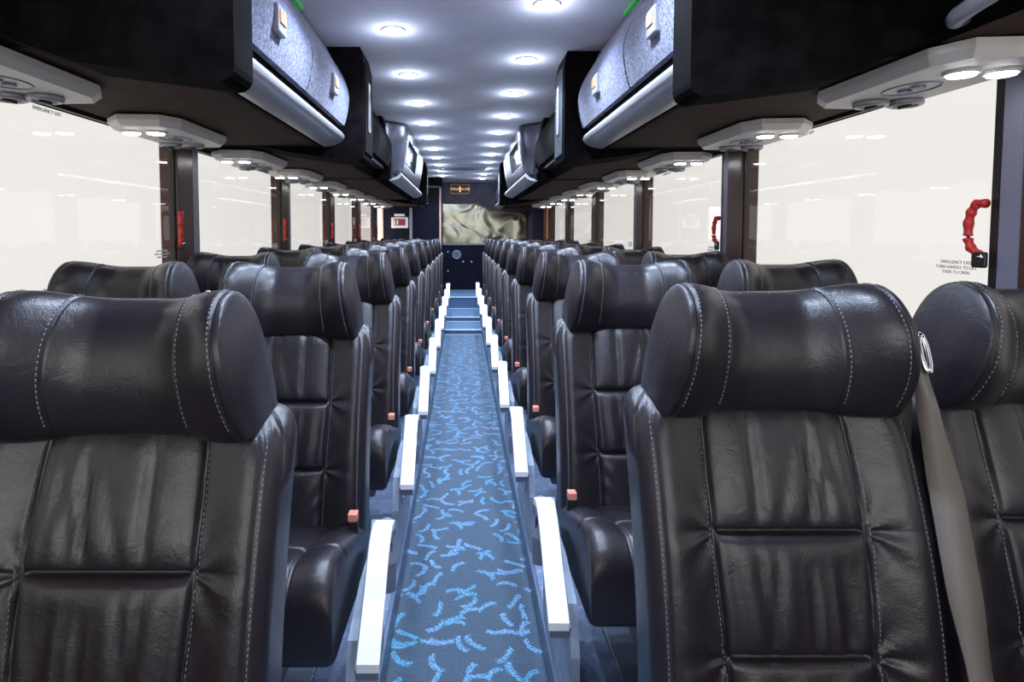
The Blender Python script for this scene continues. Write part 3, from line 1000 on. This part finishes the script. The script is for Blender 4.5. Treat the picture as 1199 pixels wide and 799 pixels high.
for i in range(13):
    y = .78 + i * .664
    downlight(.285, y, 'bright round downlight in the right ceiling row, %s from the front' % (['nearest', 'second', 'third', 'fourth', 'fifth', 'sixth', 'seventh', 'eighth', 'ninth', 'tenth', 'eleventh', 'twelfth', 'thirteenth'][i]))

# roof hatch
root = empty('roof_hatch', (0, 7.45, HC), 'flat roof hatch with a grey crossbar near the rear of the ceiling', 'hatch')
bm = bmesh.new(); box(bm, -.30, .30, -.25, .35, -.012, -.001, .004); link('hatch_lid', bm, CEIL, root)
bm = bmesh.new(); box(bm, -.27, .27, -.27, -.24, -.045, -.013, .008); link('hatch_bar', bm, SILVERD, root)

# ------------------------------------------------------------------ rear of the saloon
struct('wall_rear', (-1.30, 1.30, Y1, Y1 + .08, -.06, HC + .05), GREYP)
o = boxo('lower_rear_panel', (-.36, 1.21, Y1 - .04, Y1 - .001, .0, CAMZ - .208), NAVYP, bev=.006)
tag(o, 'dark navy lower panel across the rear wall', 'panel')
for (x, z, r) in ((-.10, CAMZ - .355, .062),):
    root = empty('round_speaker', (x, Y1 - .049, z), 'round grey ringed speaker on the navy rear panel', 'speaker')
    bm = bmesh.new(); tube(bm, [(r * math.cos(a), -.004, r * math.sin(a)) for a in [2 * PI * i / 28 for i in range(28)]], .010, 8, True)
    link('ring', bm, simple('speaker_ring', (.35, .36, .5), .4), root, True)
    bm = bmesh.new(); cyl(bm, (0, .006, 0), (0, -.008, 0), r * .82, 28); link('grille', bm, simple('speaker_grille', (.11, .12, .22), .5), root)
    bm = bmesh.new(); tube(bm, [(r * .45 * math.cos(a), -.010, r * .45 * math.sin(a)) for a in [2 * PI * i / 24 for i in range(24)]], .006, 8, True); link('cone_ring', bm, POSTG, root, True)
for x, z, lb in ((.005, CAMZ - .47, 'left one of the pair near the speaker'), (.14, CAMZ - .47, 'right one of the pair near the speaker'), (-.24, CAMZ - .31, 'upper one by the left seats'), (-.24, CAMZ - .62, 'lower one by the left seats')):
    bm = bmesh.new(); cyl(bm, (0, 0, 0), (0, -.012, 0), .016, 16, .011); o = link('panel_stud', bm, SILVER, None, False); o.location = (x, Y1 - .041, z)
    tag(o, 'small silver stud on the navy rear panel, ' + lb, 'stud', 'silver studs on the rear panel')
# mirror with a copper edge; its right half drops under the bins
root = empty('rear_mirror', (.30, Y1 - .03, CAMZ - .1), 'wide warped mirror with copper edge on the rear wall', 'mirror')
out = [(-.33, -.17), (1.02, -.17), (1.02, .22), (.98, .28), (.90, .31), (.42, .33), (.33, .40), (.20, .45), (-.33, .465)]
bm = bmesh.new()
A = [bm.verts.new((x - .30, -.012, z + .1)) for x, z in out]; B = [bm.verts.new((x - .30, .012, z + .1)) for x, z in out]
for i in range(len(out)): j = (i + 1) % len(out); bm.faces.new((A[i], A[j], B[j], B[i]))
bm.faces.new(A); bm.faces.new(B)
link('mirror_sheet', bm, MIRROR, root)
bm = bmesh.new(); tube(bm, [(x - .30, -.012, z + .1) for x, z in out[1:] + out[:1]], .012, 8); link('copper_edge', bm, COPPER, root, True)
bm = bmesh.new(); box(bm, -.63, .72, -.03, -.0, -.105, -.075, .004); link('sill', bm, POSTG, root)

# toilet sign
root = empty('lit_sign', (-.045, Y1 - .02, CAMZ + .685), 'small amber lit sign with black face at the top of the rear wall', 'sign')
bm = bmesh.new(); box(bm, -.155, .155, -.025, .019, -.075, .085, .006); link('sign_case', bm, AMBERF, root)
bm = bmesh.new(); box(bm, -.138, .138, -.029, -.024, -.052, .068, .002); link('sign_face', bm, BLACK, root)
text_obj('sign_letters', 'TOILET', .052, AMBER, (-.073, -.031, .005), (R(90), 0, 0), root)
text_obj('sign_letters', 'IN USE', .052, AMBER, (.080, -.031, .005), (R(90), 0, 0), root)
bm = bmesh.new(); cyl(bm, (0, -.030, .040), (0, -.034, .040), .011, 14); box(bm, -.011, .011, -.034, -.029, -.04, .026, .003); link('figure_symbol', bm, AMBER, root)
for x, lb in ((-.22, 'left'), (.262, 'right')):
    bm = bmesh.new(); cyl(bm, (0, 0, 0), (0, -.015, 0), .045, 26)
    o = link('round_vent', bm, BLACK); o.location = (x, Y1 - .001, CAMZ + .64)
    tag(o, 'round black opening on the rear wall just %s of the lit sign' % lb, 'vent', 'black round openings by the lit sign')
# right rear corner
struct('trim_50', (1.03, WX - .015, 8.75, Y1 - .001, ZP + .001, CAMZ + .37), simple('navy_corner', (.02, .022, .08), .5))
struct('trim_51', (WX - .03, WX + .02, 8.44, 8.749, ZP + .001, CAMZ + .37), COPPER)

# restroom on the left rear
YR = 8.85
struct('wall_restroom', (-WX + .001, -.345, YR, Y1 - .001, ZP + .001, HC - .001), NAVYP)
struct('trim_52', (-.80, -.755, YR - .02, YR - .001, ZP, CAMZ + .37), POSTG, .004)
struct('trim_53', (-.352, -.325, YR - .02, YR + .02, ZP, HC - .12), CREAM, .004)
struct('trim_54', (-.72, -.352, YR - .025, YR - .001, HC - .13, HC - .10), POSTG, .004)
struct('trim_55', (-.75, -.30, YR - .25, YR - .03, HC - .10, HC - .002), VELVET, .004)
struct('trim_56', (-WX + .001, -WX + .035, YR - .03, YR - .001, ZP, CAMZ + .37), CREAM, .004)
root = empty('wall_notice', (-.945, YR - .001, CAMZ + .15), 'small framed notice with red print on the dark restroom wall', 'notice')
bm = bmesh.new(); box(bm, -.125, .125, -.02, 0, -.085, .075, .004); link('notice_frame', bm, PAPER, root)
bm = bmesh.new(); box(bm, -.095, .085, -.024, -.019, -.045, .055, .002); link('notice_print', bm, INK, root)
bm = bmesh.new(); box(bm, -.090, -.065, -.027, -.023, -.040, .040, .002); box(bm, -.045, -.02, -.027, -.023, -.035, .035, .002); link('notice_figures', bm, SKIN, root)
bm = bmesh.new(); box(bm, -.08, .075, -.012, 0, .092, .128, .003); link('notice_header', bm, PAPER, root)

# steps rising at the rear of the aisle
Z = 0.0
steps = [(6.95, .065), (7.55, .13), (8.35, .30)]
for i, (y, z) in enumerate(steps):
    y1 = steps[i + 1][0] - .001 if i < 2 else Y1 - .042
    root = empty('aisle_step', (0, y, 0), ['low carpeted step at the rear of the aisle, nearest', 'middle carpeted step at the rear of the aisle', 'highest carpeted step before the navy rear panel'][i], 'step', 'carpeted aisle steps')
    bm = bmesh.new(); box(bm, -.219, .219, 0, y1 - y, .001, z); link('tread', bm, TREAD, root)
    bm = bmesh.new(); box(bm, -.217, .217, -.012, .018, z - .008, z + .004, .002); link('nosing', bm, NOSE, root)
    bm = bmesh.new(); box(bm, -.217, .217, -.010, -.001, (steps[i - 1][1] if i else 0) + .002, (steps[i - 1][1] if i else 0) + .012, .001); link('kick_strip', bm, NOSE, root)
